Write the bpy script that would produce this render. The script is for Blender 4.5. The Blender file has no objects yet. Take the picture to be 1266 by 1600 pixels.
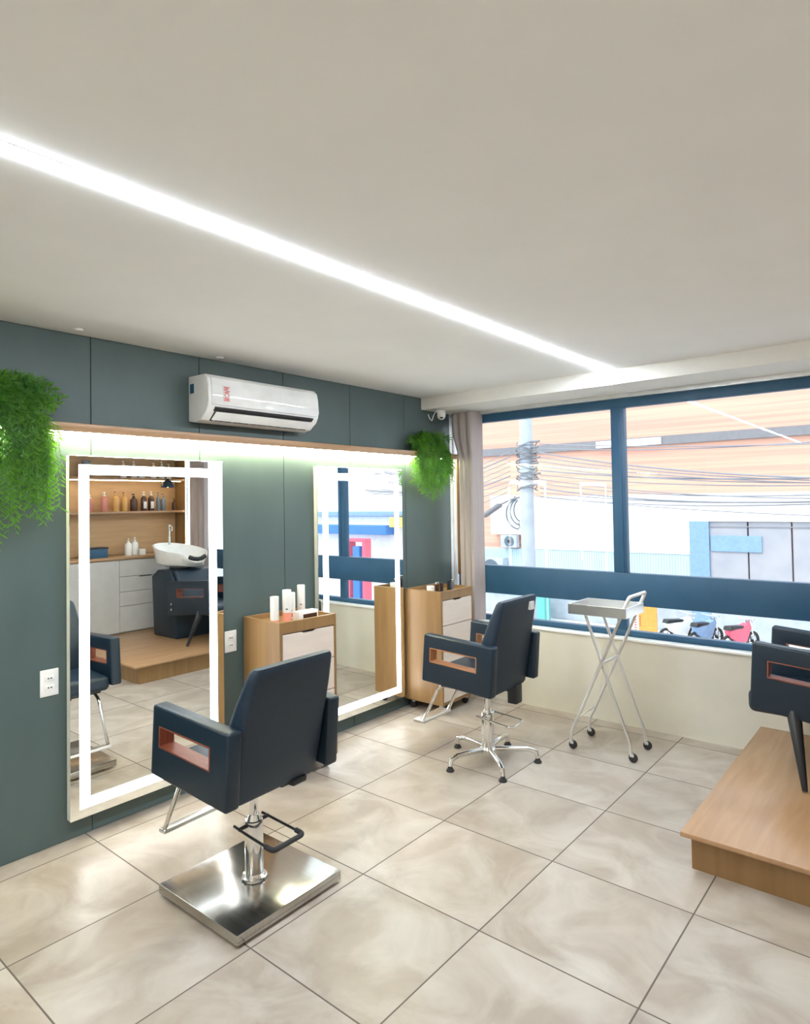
import bpy, bmesh, math, random
from mathutils import Vector, Matrix
random.seed(7)
PI = math.pi
scene = bpy.context.scene
COL = scene.collection

# ------------------------------------------------------------------ camera
cam_data = bpy.data.cameras.new('camera')
cam = bpy.data.objects.new('camera', cam_data)
COL.objects.link(cam)
scene.camera = cam
cam_data.sensor_fit = 'HORIZONTAL'
cam_data.sensor_width = 36.0
cam_data.lens = 36.0 * 1006.14 / 1266.0
cam_data.shift_y = -40.0 / 1266.0
cam_data.clip_start = 0.05
cam_data.clip_end = 300
RW = ((0.76937, -0.02854, -0.63816), (0.6386, 0.00918, 0.76948), (-0.01611, -0.99955, 0.02529))
cam.matrix_world = Matrix((
    (RW[0][0], -RW[0][1], -RW[0][2], 3.3266),
    (RW[1][0], -RW[1][1], -RW[1][2], -4.2403),
    (RW[2][0], -RW[2][1], -RW[2][2], 1.6238),
    (0, 0, 0, 1)))

# ------------------------------------------------------------------ light and exposure
LED_CEILING = 92.0
LED_SHELF = 88.0
LED_MIRROR = 5.0
SKY = 1.55
world = bpy.data.worlds.new('world')
scene.world = world
world.use_nodes = True
wn = world.node_tree.nodes
bg = wn['Background']
bg.inputs[0].default_value = (0.86, 0.93, 1.0, 1)
bg.inputs[1].default_value = SKY
scene.view_settings.view_transform = 'Standard'
scene.view_settings.look = 'None'
scene.view_settings.gamma = 1
scene.view_settings.exposure = 0.85
sun_d = bpy.data.lights.new('sun', 'SUN')
sun_d.energy = 1.2
sun_d.angle = 0.3
sun_d.color = (1.0, 0.93, 0.84)
sun = bpy.data.objects.new('sun', sun_d)
COL.objects.link(sun)
sun.rotation_euler = (math.radians(38), 0, math.radians(-25))   # shines on the facade across the street
portal_d = bpy.data.lights.new('window_portal', 'AREA')
portal_d.shape = 'RECTANGLE'
portal_d.size = 4.3
portal_d.size_y = 1.75
portal_d.cycles.is_portal = True
portal = bpy.data.objects.new('window_portal', portal_d)
COL.objects.link(portal)
portal.location = (2.25, 0.55, 1.47)
portal.rotation_euler = (-PI / 2, 0, 0)


# ------------------------------------------------------------------ materials
def new_mat(name, color, rough=0.5, metal=0.0, spec=0.5, emit=None, strength=0.0, coat=0.0):
    m = bpy.data.materials.new(name)
    m.use_nodes = True
    b = m.node_tree.nodes['Principled BSDF']
    b.inputs['Base Color'].default_value = (*color, 1)
    b.inputs['Roughness'].default_value = rough
    b.inputs['Metallic'].default_value = metal
    b.inputs['Specular IOR Level'].default_value = spec
    b.inputs['Coat Weight'].default_value = coat
    if emit:
        b.inputs['Emission Color'].default_value = (*emit, 1)
        b.inputs['Emission Strength'].default_value = strength
    return m


def noise_mix(m, c1, c2, scale=(8, 8, 8), detail=4.0, lo=0.3, hi=0.7, bump=0.0, rough=None, dist=0.0):
    """mottle the base colour between two tones of the same stuff"""
    nt = m.node_tree
    N, L = nt.nodes, nt.links
    b = N['Principled BSDF']
    tc = N.new('ShaderNodeTexCoord')
    mp = N.new('ShaderNodeMapping')
    mp.inputs['Scale'].default_value = scale
    nz = N.new('ShaderNodeTexNoise')
    nz.inputs['Scale'].default_value = 1.0
    nz.inputs['Detail'].default_value = detail
    nz.inputs['Distortion'].default_value = dist
    cr = N.new('ShaderNodeValToRGB')
    cr.color_ramp.elements[0].position = lo
    cr.color_ramp.elements[1].position = hi
    cr.color_ramp.elements[0].color = (*c1, 1)
    cr.color_ramp.elements[1].color = (*c2, 1)
    L.new(tc.outputs['Object'], mp.inputs[0])
    L.new(mp.outputs[0], nz.inputs['Vector'])
    L.new(nz.outputs[0], cr.inputs[0])
    L.new(cr.outputs[0], b.inputs['Base Color'])
    if bump:
        bp = N.new('ShaderNodeBump')
        bp.inputs['Strength'].default_value = bump
        bp.inputs['Distance'].default_value = 0.002
        L.new(nz.outputs[0], bp.inputs['Height'])
        L.new(bp.outputs[0], b.inputs['Normal'])
    if rough:
        mr = N.new('ShaderNodeMapRange')
        mr.inputs['To Min'].default_value = rough[0]
        mr.inputs['To Max'].default_value = rough[1]
        L.new(nz.outputs[0], mr.inputs[0])
        L.new(mr.outputs[0], b.inputs['Roughness'])
    return m


def mat(name, c1, c2=None, scale=(8, 8, 8), rough=0.5, metal=0.0, bump=0.0, spec=0.5, detail=4.0, lo=0.3, hi=0.7, coat=0.0, rr=None, dist=0.0):
    m = new_mat(name, c1, rough, metal, spec, coat=coat)
    if c2 is None:
        c2 = tuple(min(1, c * 1.08) for c in c1)
        c1 = tuple(c * 0.94 for c in c1)
    return noise_mix(m, c1, c2, scale, detail, lo, hi, bump, rr, dist)


M = {}
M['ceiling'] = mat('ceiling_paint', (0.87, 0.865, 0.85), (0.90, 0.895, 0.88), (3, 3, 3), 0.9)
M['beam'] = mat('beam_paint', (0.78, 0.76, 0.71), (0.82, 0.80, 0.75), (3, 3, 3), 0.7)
M['green'] = mat('green_panel', (0.077, 0.111, 0.108), (0.087, 0.124, 0.120), (5, 5, 2), 0.42, spec=0.4)
M['groove'] = mat('panel_groove', (0.03, 0.04, 0.04), rough=0.8)
M['lowwall'] = mat('low_wall_paint', (0.65, 0.615, 0.52), (0.70, 0.665, 0.57), (4, 4, 4), 0.75)
M['backwall'] = mat('back_wall_paint', (0.72, 0.69, 0.64), rough=0.85)
M['sill'] = mat('white_stone', (0.85, 0.85, 0.83), rough=0.35)
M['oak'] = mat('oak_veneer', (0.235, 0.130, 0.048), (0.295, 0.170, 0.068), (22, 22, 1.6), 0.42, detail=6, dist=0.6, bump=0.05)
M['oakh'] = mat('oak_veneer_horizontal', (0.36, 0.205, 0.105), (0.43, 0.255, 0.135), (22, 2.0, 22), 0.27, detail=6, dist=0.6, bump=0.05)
M['oakx'] = mat('oak_veneer_niche', (0.50, 0.31, 0.155), (0.58, 0.37, 0.19), (20, 2.0, 20), 0.5, detail=6, dist=0.6)
M['drawer'] = mat('drawer_front', (0.66, 0.56, 0.48), (0.71, 0.61, 0.53), (30, 4, 30), 0.5)
M['grey_drawer'] = mat('grey_lacquer', (0.52, 0.50, 0.48), (0.56, 0.54, 0.52), (10, 10, 10), 0.45)
M['navy'] = mat('navy_leatherette', (0.003, 0.015, 0.030), (0.005, 0.019, 0.037), (60, 60, 60), 0.42, bump=0.15, spec=0.5)
M['navy_back'] = mat('navy_leatherette_back', (0.006, 0.020, 0.041), (0.008, 0.024, 0.048), (60, 60, 60), 0.5, bump=0.15, spec=0.5)
M['black'] = mat('black_plastic', (0.012, 0.014, 0.018), rough=0.4)
M['rubber'] = mat('black_rubber', (0.02, 0.02, 0.022), rough=0.7)
M['redwood'] = mat('red_brown_wood', (0.19, 0.045, 0.024), (0.26, 0.072, 0.036), (20, 80, 20), 0.4)
M['orangewood'] = mat('orange_brown_wood', (0.38, 0.155, 0.06), (0.46, 0.20, 0.08), (20, 80, 20), 0.4)
M['chrome'] = mat('chrome', (0.80, 0.80, 0.80), (0.86, 0.86, 0.86), (5, 5, 5), 0.12, metal=1.0)
M['steel'] = mat('brushed_steel', (0.46, 0.445, 0.41), (0.54, 0.52, 0.485), (2, 160, 2), 0.2, metal=1.0, rr=(0.14, 0.25))
M['alu'] = mat('satin_aluminium', (0.76, 0.76, 0.76), (0.84, 0.84, 0.84), (6, 6, 6), 0.34, metal=1.0)
M['frame'] = mat('glare_tinted_frame', (0.020, 0.083, 0.165), (0.026, 0.098, 0.188), (6, 6, 6), 0.45)  # bluish window glare over the dark frame is put into this base colour
M['white'] = mat('white_plastic', (0.82, 0.82, 0.80), rough=0.35)
M['porcelain'] = mat('white_ceramic', (0.88, 0.88, 0.86), rough=0.08, coat=0.5)
M['curtain'] = mat('taupe_fabric', (0.40, 0.35, 0.34), (0.46, 0.40, 0.385), (90, 90, 4), 0.9)
M['red'] = mat('red_print', (0.65, 0.06, 0.05), rough=0.5)
M['mirror'] = new_mat('mirror_silver', (0.93, 0.95, 0.94), 0.0, 1.0)
M['mirror_edge'] = mat('mirror_edge', (0.62, 0.64, 0.60), rough=0.3)
M['led'] = new_mat('ceiling_led', (1, 1, 1), 0.5, emit=(0.82, 0.91, 1.0), strength=LED_CEILING)
M['led_shelf'] = new_mat('shelf_led', (1, 1, 1), 0.5, emit=(1.0, 0.97, 0.64), strength=LED_SHELF)
M['led_niche'] = new_mat('niche_led', (1, 1, 1), 0.5, emit=(1.0, 0.80, 0.50), strength=12.0)
M['led_mirror'] = new_mat('mirror_led', (1, 1, 1), 0.5, emit=(0.97, 1.0, 1.0), strength=LED_MIRROR)
M['pink'] = mat('pink_liquid', (0.55, 0.20, 0.17), (0.62, 0.26, 0.22), rough=0.25)
M['coral'] = mat('coral_print', (0.85, 0.30, 0.20), (0.88, 0.36, 0.26), rough=0.4)
M['amber'] = mat('amber_plastic', (0.60, 0.33, 0.10), (0.66, 0.40, 0.14), rough=0.2)
M['brown'] = mat('dark_amber', (0.07, 0.03, 0.02), rough=0.15)
M['bottle_white'] = mat('bottle_white', (0.84, 0.83, 0.80), rough=0.3)
M['bottle_grey'] = mat('bottle_grey', (0.16, 0.19, 0.22), rough=0.3)
M['label'] = mat('paper_label', (0.72, 0.70, 0.68), rough=0.6)
M['pot'] = mat('dark_pot', (0.05, 0.09, 0.06), rough=0.6)
M['stem'] = mat('green_stem', (0.06, 0.16, 0.03), rough=0.6)
M['brass'] = mat('brass', (0.75, 0.55, 0.25), rough=0.25, metal=1.0)


def leaf_mat(name, a, b):
    m = mat(name, a, b, (9, 9, 9), 0.5)
    bs = m.node_tree.nodes['Principled BSDF']
    nt = m.node_tree
    tr = nt.nodes.new('ShaderNodeBsdfTranslucent')
    tr.inputs[0].default_value = (*[min(1, x * 1.6) for x in b], 1)
    mx = nt.nodes.new('ShaderNodeMixShader')
    mx.inputs[0].default_value = 0.4
    nt.links.new(bs.outputs[0], mx.inputs[1])
    nt.links.new(tr.outputs[0], mx.inputs[2])
    nt.links.new(mx.outputs[0], nt.nodes['Material Output'].inputs[0])
    return m


M['leaf'] = leaf_mat('fern_leaf', (0.03, 0.14, 0.025), (0.13, 0.31, 0.025))


def glass_mat():
    m = bpy.data.materials.new('window_glass')
    m.use_nodes = True
    nt = m.node_tree
    nt.nodes.clear()
    out = nt.nodes.new('ShaderNodeOutputMaterial')
    mx = nt.nodes.new('ShaderNodeMixShader')
    fr = nt.nodes.new('ShaderNodeFresnel')
    fr.inputs[0].default_value = 1.52
    tr = nt.nodes.new('ShaderNodeBsdfTransparent')
    tr.inputs[0].default_value = (0.95, 0.97, 0.97, 1)
    gl = nt.nodes.new('ShaderNodeBsdfGlossy')
    gl.inputs['Roughness'].default_value = 0.0
    geo = nt.nodes.new('ShaderNodeNewGeometry')
    inv = nt.nodes.new('ShaderNodeMath')
    inv.operation = 'SUBTRACT'
    inv.inputs[0].default_value = 1.0
    mul = nt.nodes.new('ShaderNodeMath')
    mul.operation = 'MULTIPLY'
    nt.links.new(geo.outputs['Backfacing'], inv.inputs[1])      # the exit face does not mirror again
    nt.links.new(inv.outputs[0], mul.inputs[0])
    nt.links.new(fr.outputs[0], mul.inputs[1])
    nt.links.new(mul.outputs[0], mx.inputs[0])
    nt.links.new(tr.outputs[0], mx.inputs[1])
    nt.links.new(gl.outputs[0], mx.inputs[2])
    nt.links.new(mx.outputs[0], out.inputs[0])
    return m


M['glass'] = glass_mat()


def tile_mat():
    m = bpy.data.materials.new('floor_tile')
    m.use_nodes = True
    nt = m.node_tree
    N, L = nt.nodes, nt.links
    b = N['Principled BSDF']
    tc = N.new('ShaderNodeTexCoord')
    sp = N.new('ShaderNodeSeparateXYZ')
    L.new(tc.outputs['Object'], sp.inputs[0])

    def mth(op, a, c=None):
        n = N.new('ShaderNodeMath')
        n.operation = op
        for i, v in enumerate((a, c)):
            if v is None:
                continue
            if isinstance(v, (int, float)):
                n.inputs[i].default_value = v
            else:
                L.new(v, n.inputs[i])
        return n.outputs[0]
    cells, edges = [], []
    for k, (off, size) in enumerate(((0.13, 0.603), (-2.77, 0.6))):
        u = mth('DIVIDE', mth('SUBTRACT', sp.outputs[k], off), size)
        cells.append(mth('FLOOR', u))
        fr = mth('FRACT', u)
        edges.append(mth('MINIMUM', fr, mth('SUBTRACT', 1.0, fr)))
    edge = mth('MINIMUM', edges[0], edges[1])
    grout = mth('LESS_THAN', edge, 0.0050)
    cx = N.new('ShaderNodeCombineXYZ')
    L.new(cells[0], cx.inputs[0])
    L.new(cells[1], cx.inputs[1])
    wn_ = N.new('ShaderNodeTexWhiteNoise')
    L.new(cx.outputs[0], wn_.inputs['Vector'])
    sc = N.new('ShaderNodeVectorMath')
    sc.operation = 'SCALE'
    sc.inputs['Scale'].default_value = 30
    L.new(wn_.outputs['Color'], sc.inputs[0])
    ad = N.new('ShaderNodeVectorMath')
    ad.operation = 'ADD'
    L.new(tc.outputs['Object'], ad.inputs[0])
    L.new(sc.outputs[0], ad.inputs[1])
    n1 = N.new('ShaderNodeTexNoise')
    n1.inputs['Scale'].default_value = 2.6
    n1.inputs['Detail'].default_value = 4
    n1.inputs['Roughness'].default_value = 0.6
    n1.inputs['Distortion'].default_value = 0.5
    L.new(ad.outputs[0], n1.inputs['Vector'])
    cr = N.new('ShaderNodeValToRGB')
    e = cr.color_ramp.elements
    e[0].position = 0.33
    e[0].color = (0.32, 0.26, 0.205, 1)
    e[1].position = 0.68
    e[1].color = (0.43, 0.365, 0.30, 1)
    # paler cement-like clouds over the base tone
    n2 = N.new('ShaderNodeTexNoise')
    n2.inputs['Scale'].default_value = 3.2
    n2.inputs['Detail'].default_value = 5
    n2.inputs['Roughness'].default_value = 0.55
    n2.inputs['Distortion'].default_value = 0.9
    L.new(ad.outputs[0], n2.inputs['Vector'])
    mr2 = N.new('ShaderNodeMapRange')
    mr2.inputs['From Min'].default_value = 0.42
    mr2.inputs['From Max'].default_value = 0.72
    mr2.inputs['To Max'].default_value = 1.0
    L.new(n2.outputs[0], mr2.inputs[0])
    cl = N.new('ShaderNodeMix')
    cl.data_type = 'RGBA'
    L.new(mr2.outputs[0], cl.inputs[0])
    L.new(cr.outputs[0], cl.inputs[6])
    cl.inputs[7].default_value = (0.52, 0.47, 0.41, 1)
    L.new(n1.outputs[0], cr.inputs[0])
    hv = N.new('ShaderNodeHueSaturation')
    mr = N.new('ShaderNodeMapRange')
    mr.inputs['To Min'].default_value = 0.92
    mr.inputs['To Max'].default_value = 1.06
    L.new(wn_.outputs['Value'], mr.inputs[0])
    L.new(mr.outputs[0], hv.inputs['Value'])
    L.new(cl.outputs[2], hv.inputs['Color'])
    mx = N.new('ShaderNodeMix')
    mx.data_type = 'RGBA'
    L.new(grout, mx.inputs[0])
    L.new(hv.outputs[0], mx.inputs[6])
    mx.inputs[7].default_value = (0.12, 0.095, 0.075, 1)
    L.new(mx.outputs[2], b.inputs['Base Color'])
    rg = N.new('ShaderNodeMapRange')
    rg.inputs['To Min'].default_value = 0.29
    rg.inputs['To Max'].default_value = 0.42
    L.new(n1.outputs[0], rg.inputs[0])
    rr = mth('MAXIMUM', rg.outputs[0], mth('MULTIPLY', grout, 0.8))
    L.new(rr, b.inputs['Roughness'])
    return m


M['tile'] = tile_mat()


# ------------------------------------------------------------------ mesh helpers
class MB:
    def __init__(self):
        self.bm = bmesh.new()

    def box(self, x0, x1, y0, y1, z0, z1, bev=0.0, seg=2, mtx=None):
        lo = Vector((min(x0, x1), min(y0, y1), min(z0, z1)))
        hi = Vector((max(x0, x1), max(y0, y1), max(z0, z1)))
        t = bmesh.new()
        bmesh.ops.create_cube(t, size=1.0)
        for v in t.verts:
            v.co = Vector([lo[i] + (v.co[i] + 0.5) * (hi[i] - lo[i]) for i in range(3)])
        self._join(t, bev, seg, mtx)
        return self

    def _join(self, t, bev=0.0, seg=2, mtx=None):
        if bev:
            bmesh.ops.bevel(t, geom=list(t.edges), offset=bev, segments=seg, profile=0.5, affect='EDGES', clamp_overlap=True)
        if mtx:
            t.transform(mtx)
        bmesh.ops.recalc_face_normals(t, faces=list(t.faces))
        me = bpy.data.meshes.new('tmp')
        t.to_mesh(me)
        t.free()
        self.bm.from_mesh(me)
        bpy.data.meshes.remove(me)

    def prism(self, pts, axis, a, b, bev=0.0, seg=2, mtx=None):
        """polygon given in the two other axes, extruded along axis from a to b"""
        t = bmesh.new()

        def P(p, c):
            if axis == 'x':
                return (c, p[0], p[1])
            if axis == 'y':
                return (p[0], c, p[1])
            return (p[0], p[1], c)
        va = [t.verts.new(P(p, a)) for p in pts]
        vb = [t.verts.new(P(p, b)) for p in pts]
        n = len(pts)
        t.faces.new(va)
        t.faces.new(vb[::-1])
        for i in range(n):
            t.faces.new((va[i], vb[i], vb[(i + 1) % n], va[(i + 1) % n]))
        self._join(t, bev, seg, mtx)
        return self

    def cyl(self, p0, p1, r0, r1=None, seg=20, bev=0.0):
        r1 = r0 if r1 is None else r1
        p0, p1 = Vector(p0), Vector(p1)
        d = p1 - p0
        t = bmesh.new()
        bmesh.ops.create_cone(t, cap_ends=True, segments=seg, radius1=r0, radius2=r1, depth=d.length)
        q = Vector((0, 0, 1)).rotation_difference(d.normalized())
        mtx = Matrix.Translation((p0 + p1) / 2) @ q.to_matrix().to_4x4()
        if bev:
            es = [e for e in t.edges if all(abs(abs(v.co.z) - d.length / 2) < 1e-5 for v in e.verts) and abs(e.verts[0].co.z - e.verts[1].co.z) < 1e-5]
            bmesh.ops.bevel(t, geom=es, offset=bev, segments=2, profile=0.5, affect='EDGES', clamp_overlap=True)
        self._join(t, 0, 2, mtx)
        return self

    def tube(self, pts, r, seg=10, rad=0.0, closed=False, rs=None):
        pts = [Vector(p) for p in pts]
        if rad:
            out = [pts[0]]
            for i in range(1, len(pts) - 1):
                a, b, c = pts[i - 1], pts[i], pts[i + 1]
                d1, d2 = (a - b), (c - b)
                k = min(rad, d1.length * 0.45, d2.length * 0.45)
                s, e = b + d1.normalized() * k, b + d2.normalized() * k
                for j in range(7):
                    u = j / 6
                    out.append(s * (1 - u) ** 2 + b * 2 * u * (1 - u) + e * u * u)
            out.append(pts[-1])
            pts = out
        n = len(pts)
        rings = []
        up = None
        for i, p in enumerate(pts):
            if closed:
                d = (pts[(i + 1) % n] - pts[i - 1]).normalized()
            elif i == 0:
                d = (pts[1] - p).normalized()
            elif i == n - 1:
                d = (p - pts[i - 1]).normalized()
            else:
                d = ((pts[i + 1] - p).normalized() + (p - pts[i - 1]).normalized()).normalized()
            if up is None:
                up = Vector((0, 0, 1)) if abs(d.z) < 0.9 else Vector((1, 0, 0))
            x = up - d * up.dot(d)
            if x.length < 1e-4:
                x = d.orthogonal()
            x.normalize()
            up = x
            y = d.cross(x)
            rr = rs[i] if rs and len(rs) == n else r
            rings.append([self.bm.verts.new(p + (x * math.cos(2 * PI * k / seg) + y * math.sin(2 * PI * k / seg)) * rr) for k in range(seg)])
        m = n if closed else n - 1
        for i in range(m):
            A, B = rings[i], rings[(i + 1) % n]
            for k in range(seg):
                self.bm.faces.new((A[k], A[(k + 1) % seg], B[(k + 1) % seg], B[k]))
        if not closed:
            self.bm.faces.new(rings[0][::-1])
            self.bm.faces.new(rings[-1])
        return self

    def lathe(self, prof, seg=24, c=(0, 0, 0), axis='z', sx=1.0, sy=1.0):
        t = bmesh.new()
        rings = []
        for r, z in prof:
            if r < 1e-6:
                rings.append([t.verts.new((0, 0, z))])
            else:
                rings.append([t.verts.new((r * sx * math.cos(2 * PI * k / seg), r * sy * math.sin(2 * PI * k / seg), z)) for k in range(seg)])
        for A, B in zip(rings, rings[1:]):
            for k in range(seg):
                k2 = (k + 1) % seg
                if len(A) == 1 and len(B) == 1:
                    continue
                if len(A) == 1:
                    t.faces.new((A[0], B[k2], B[k]))
                elif len(B) == 1:
                    t.faces.new((A[k], A[k2], B[0]))
                else:
                    t.faces.new((A[k], A[k2], B[k2], B[k]))
        if len(rings[0]) > 1:
            t.faces.new(rings[0][::-1])
        if len(rings[-1]) > 1:
            t.faces.new(rings[-1])
        mtx = Matrix.Translation(c)
        if axis == 'x':
            mtx = mtx @ Matrix.Rotation(PI / 2, 4, 'Y')
        elif axis == 'y':
            mtx = mtx @ Matrix.Rotation(-PI / 2, 4, 'X')
        self._join(t, 0, 2, mtx)
        return self

    def build(self, name, m, parent=None, ang=35, loc=None, rotz=None):
        me = bpy.data.meshes.new(name)
        self.bm.to_mesh(me)
        self.bm.free()
        me.materials.append(m)
        me.shade_smooth()
        me.set_sharp_from_angle(angle=math.radians(ang))
        o = bpy.data.objects.new(name, me)
        COL.objects.link(o)
        if parent:
            o.parent = parent
        if loc:
            o.location = loc
        if rotz is not None:
            o.rotation_euler = (0, 0, rotz)
        return o


def tag(o, label, cat, group=None, kind=None):
    o['label'] = label
    o['category'] = cat
    if group:
        o['group'] = group
    if kind:
        o['kind'] = kind
    return o


def thing(name, label, cat, loc=(0, 0, 0), rotz=0.0, group=None):
    o = bpy.data.objects.new(name, None)
    COL.objects.link(o)
    o.location = loc
    o.rotation_euler = (0, 0, rotz)
    o.empty_display_size = 0.1
    return tag(o, label, cat, group)


def structure(o):
    o['kind'] = 'structure'
    return o


def copy_tree(o, parent=None):
    c = o.copy()
    COL.objects.link(c)
    if parent:
        c.parent = parent
    for ch in list(o.children):
        copy_tree(ch, c)
    return c


# ------------------------------------------------------------------ setting
Y0 = -7.6       # wall behind the camera
XW = 4.5        # right-hand wall (wooden niche)
YL = 0.355      # inner face of the low wall under the window
structure(MB().box(-0.15, XW + 0.15, Y0 - 0.1, 0.5, -0.12, 0).build('floor', M['tile']))
structure(MB().box(-0.15, XW + 0.15, Y0 - 0.1, 0.6, 2.5, 2.6).build('ceiling', M['ceiling']))
structure(MB().box(-0.15, XW + 0.15, Y0 - 0.1, Y0, 0, 2.5).build('wall_back', M['backwall']))
structure(MB().box(XW, XW + 0.15, Y0, 0.5, 0, 2.5).build('wall_right', M['backwall']))
structure(MB().box(-0.15, -0.006, Y0, 0.5, 0, 2.5).build('wall_left', M['groove']))
structure(MB().box(0, XW, YL, 0.52, 0, 0.605).build('wall_window', M['lowwall']))
structure(MB().box(0.0, XW, YL - 0.012, 0.43, 0.605, 0.622, 0.004).build('trim_1', M['sill']))
# green wall panels, one sheet of board between each pair of joints
seams = [-2.736 + 0.6275 * k for k in range(-8, 6)]
seams = [Y0] + [s for s in seams if s > Y0] + [0.395]
mb = MB()
for a, b in zip(seams, seams[1:]):
    mb.box(-0.007, 0.0, a + 0.0022, b - 0.0022, 0.002, 2.496, 0.001, 1)
structure(mb.build('wall_panels', M['green']))
structure(MB().box(-0.006, 0.001, 0.397, 0.44, 0.6, 2.4).build('trim_2', M['sill']))
# ceiling beam over the window
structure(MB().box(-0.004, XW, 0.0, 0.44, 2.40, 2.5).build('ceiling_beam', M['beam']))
structure(MB().box(0.0, XW, 0.405, 0.44, 2.368, 2.40).build('trim_3', M['alu']))
# skirting line under the panels is the panel itself; low baseboard along window wall
structure(MB().box(0.0, 2.43, YL - 0.006, YL, 0, 0.012).build('baseboard_window', M['lowwall']))

# window: frame, rail, mullions, panes
win = bpy.data.objects.new('window_1', None)
COL.objects.link(win)
structure(win)
YF0, YF1 = 0.44, 0.50
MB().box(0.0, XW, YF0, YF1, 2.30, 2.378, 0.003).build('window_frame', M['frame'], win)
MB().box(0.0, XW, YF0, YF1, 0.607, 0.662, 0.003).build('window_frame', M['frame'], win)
MB().box(0.0, 0.012, YF0 + 0.002, YF1 - 0.002, 0.66, 2.30, 0.003).build('window_frame', M['sill'], win)
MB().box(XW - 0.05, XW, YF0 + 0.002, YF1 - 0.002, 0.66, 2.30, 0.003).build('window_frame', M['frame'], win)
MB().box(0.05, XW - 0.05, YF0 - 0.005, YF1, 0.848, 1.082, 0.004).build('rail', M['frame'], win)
mull = [1.50, 3.05]
for xm in mull:
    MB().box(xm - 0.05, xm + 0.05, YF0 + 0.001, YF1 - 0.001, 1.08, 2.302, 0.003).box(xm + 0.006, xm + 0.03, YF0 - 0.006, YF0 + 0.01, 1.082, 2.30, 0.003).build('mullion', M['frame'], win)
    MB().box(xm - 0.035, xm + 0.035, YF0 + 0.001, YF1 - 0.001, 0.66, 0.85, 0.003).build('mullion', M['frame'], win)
xs = [-0.03] + mull + [XW - 0.05]
for a, b in zip(xs, xs[1:]):
    MB().box(a + 0.04, b - 0.04, 0.468, 0.474, 1.07, 2.31).build('pane', M['glass'], win)
    MB().box(a + 0.03, b - 0.03, 0.468, 0.474, 0.65, 0.86).build('pane', M['glass'], win)

# ------------------------------------------------------------------ ceiling LED line
t = thing('ceiling_led_strip', 'long white LED strip recessed in the ceiling from the left edge to the beam', 'light', (1.615, -3.65, 2.5))
MB().box(-0.017, 0.017, -3.3, 3.645, -0.006, 0.0, 0.001, 1).build('diffuser', M['led'], t)
MB().box(-0.021, 0.021, -3.3, 3.648, -0.0020, 0.0).build('profile', M['white'], t)
# added fill light: a shortened warm line, out of view behind the camera
t2 = copy_tree(t)
t2.location = (3.4, -6.9, 2.5)
for ch in t2.children:
    ch.scale = (1, 0.2, 1)
    if ch.name.startswith('diffuser'):
        ch.data = ch.data.copy()
        ch.data.materials[0] = new_mat('warm_fill_led', (1, 1, 1), 0.5, emit=(1.0, 0.78, 0.55), strength=LED_CEILING * 1.2)
t2['label'] = 'unseen short warm LED strip added as fill light near the back wall'


# small recessed ceiling clips next to the green wall
for i, (x, y, lab) in enumerate(((0.10, -2.84, 'small flat sensor on the ceiling above the left hanging fern'),
                                 (0.08, -2.02, 'small flat sensor on the ceiling above the air conditioner'))):
    o = MB().lathe([(0.0, -0.010), (0.018, -0.009), (0.024, 0.0)], 16).build('ceiling_sensor', M['white'], loc=(x, y, 2.5))
    tag(o, lab, 'sensor', 'ceiling sensors')

# ------------------------------------------------------------------ shelf with LED under it
sh = thing('wall_shelf', 'long thin wooden shelf with a glowing strip below, running along the green wall', 'shelf', (0, -3.2, 2.0))
MB().box(0.0, 0.115, -1.6, 3.58, 0.002, 0.036, 0.002).build('shelf_board', M['oakh'], sh)
MB().box(0.030, 0.048, -1.55, 3.50, -0.004, 0.002).build('led_strip', M['led_shelf'], sh)
MB().box(0.10, 0.115, -1.6, 3.58, -0.006, 0.004, 0.001).build('front_lip', M['oakh'], sh)
o = MB().box(0.103, 0.118, 0.345, 0.375, 1.0, 1.993, 0.003).build('shelf_end_panel', M['oak'])
tag(o, 'narrow upright wooden board under the right end of the shelf, beside the curtain', 'board')


# ------------------------------------------------------------------ mirrors
def make_mirror(y0, y1, label, yaw=0.0):
    t = thing('led_mirror', label, 'mirror', (0, y0, 0.1), 0, 'tall lit mirrors')
    w, h, d = y1 - y0, 1.785, 0.045
    MB().box(0.004, d - 0.004, 0.002, w - 0.002, 0.002, h - 0.002).build('mirror_body', M['mirror_edge'], t)
    MB().box(d - 0.004, d, 0, w, 0, h, 0.001, 1).build('mirror_glass', M['mirror'], t)
    a, b = 0.045, 0.095
    x0, x1 = d - 0.001, d + 0.0008
    m = MB()
    m.box(x0, x1, a, b, a, h - a)
    m.box(x0, x1, w - b, w - a, a, h - a)
    m.box(x0, x1, b, w - b, a, b)
    m.box(x0, x1, b, w - b, h - b, h - a)
    m.build('light_band', M['led_mirror'], t)
    return t


make_mirror(-2.862, -1.985, 'tall lit mirror on the green wall, nearest, behind the chair on the square steel base')
make_mirror(-1.225, -0.322, 'tall lit mirror on the green wall between the two wooden drawer cabinets')


# ------------------------------------------------------------------ outlets
def outlet(y, z, label):
    t = thing('wall_outlet', label, 'outlet', (0, y, z), 0, 'wall outlets')
    MB().box(0, 0.007, -0.042, 0.042, -0.064, 0.064, 0.006, 3).build('cover_plate', M['white'], t)
    for dz in (0.022, -0.022):
        s = MB().box(0.006, 0.010, -0.022, 0.022, dz - 0.014, dz + 0.014, 0.002).build('socket', M['white'], t)
        MB().box(0.009, 0.0106, -0.010, -0.003, dz - 0.003, dz + 0.003).box(0.009, 0.0106, 0.003, 0.010, dz - 0.003, dz + 0.003).build('slot', M['black'], s)


outlet(-2.94, 0.785, 'white wall outlet left of the nearest lit mirror')
outlet(-1.91, 0.803, 'white wall outlet between the nearest lit mirror and the wooden cabinet')


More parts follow.
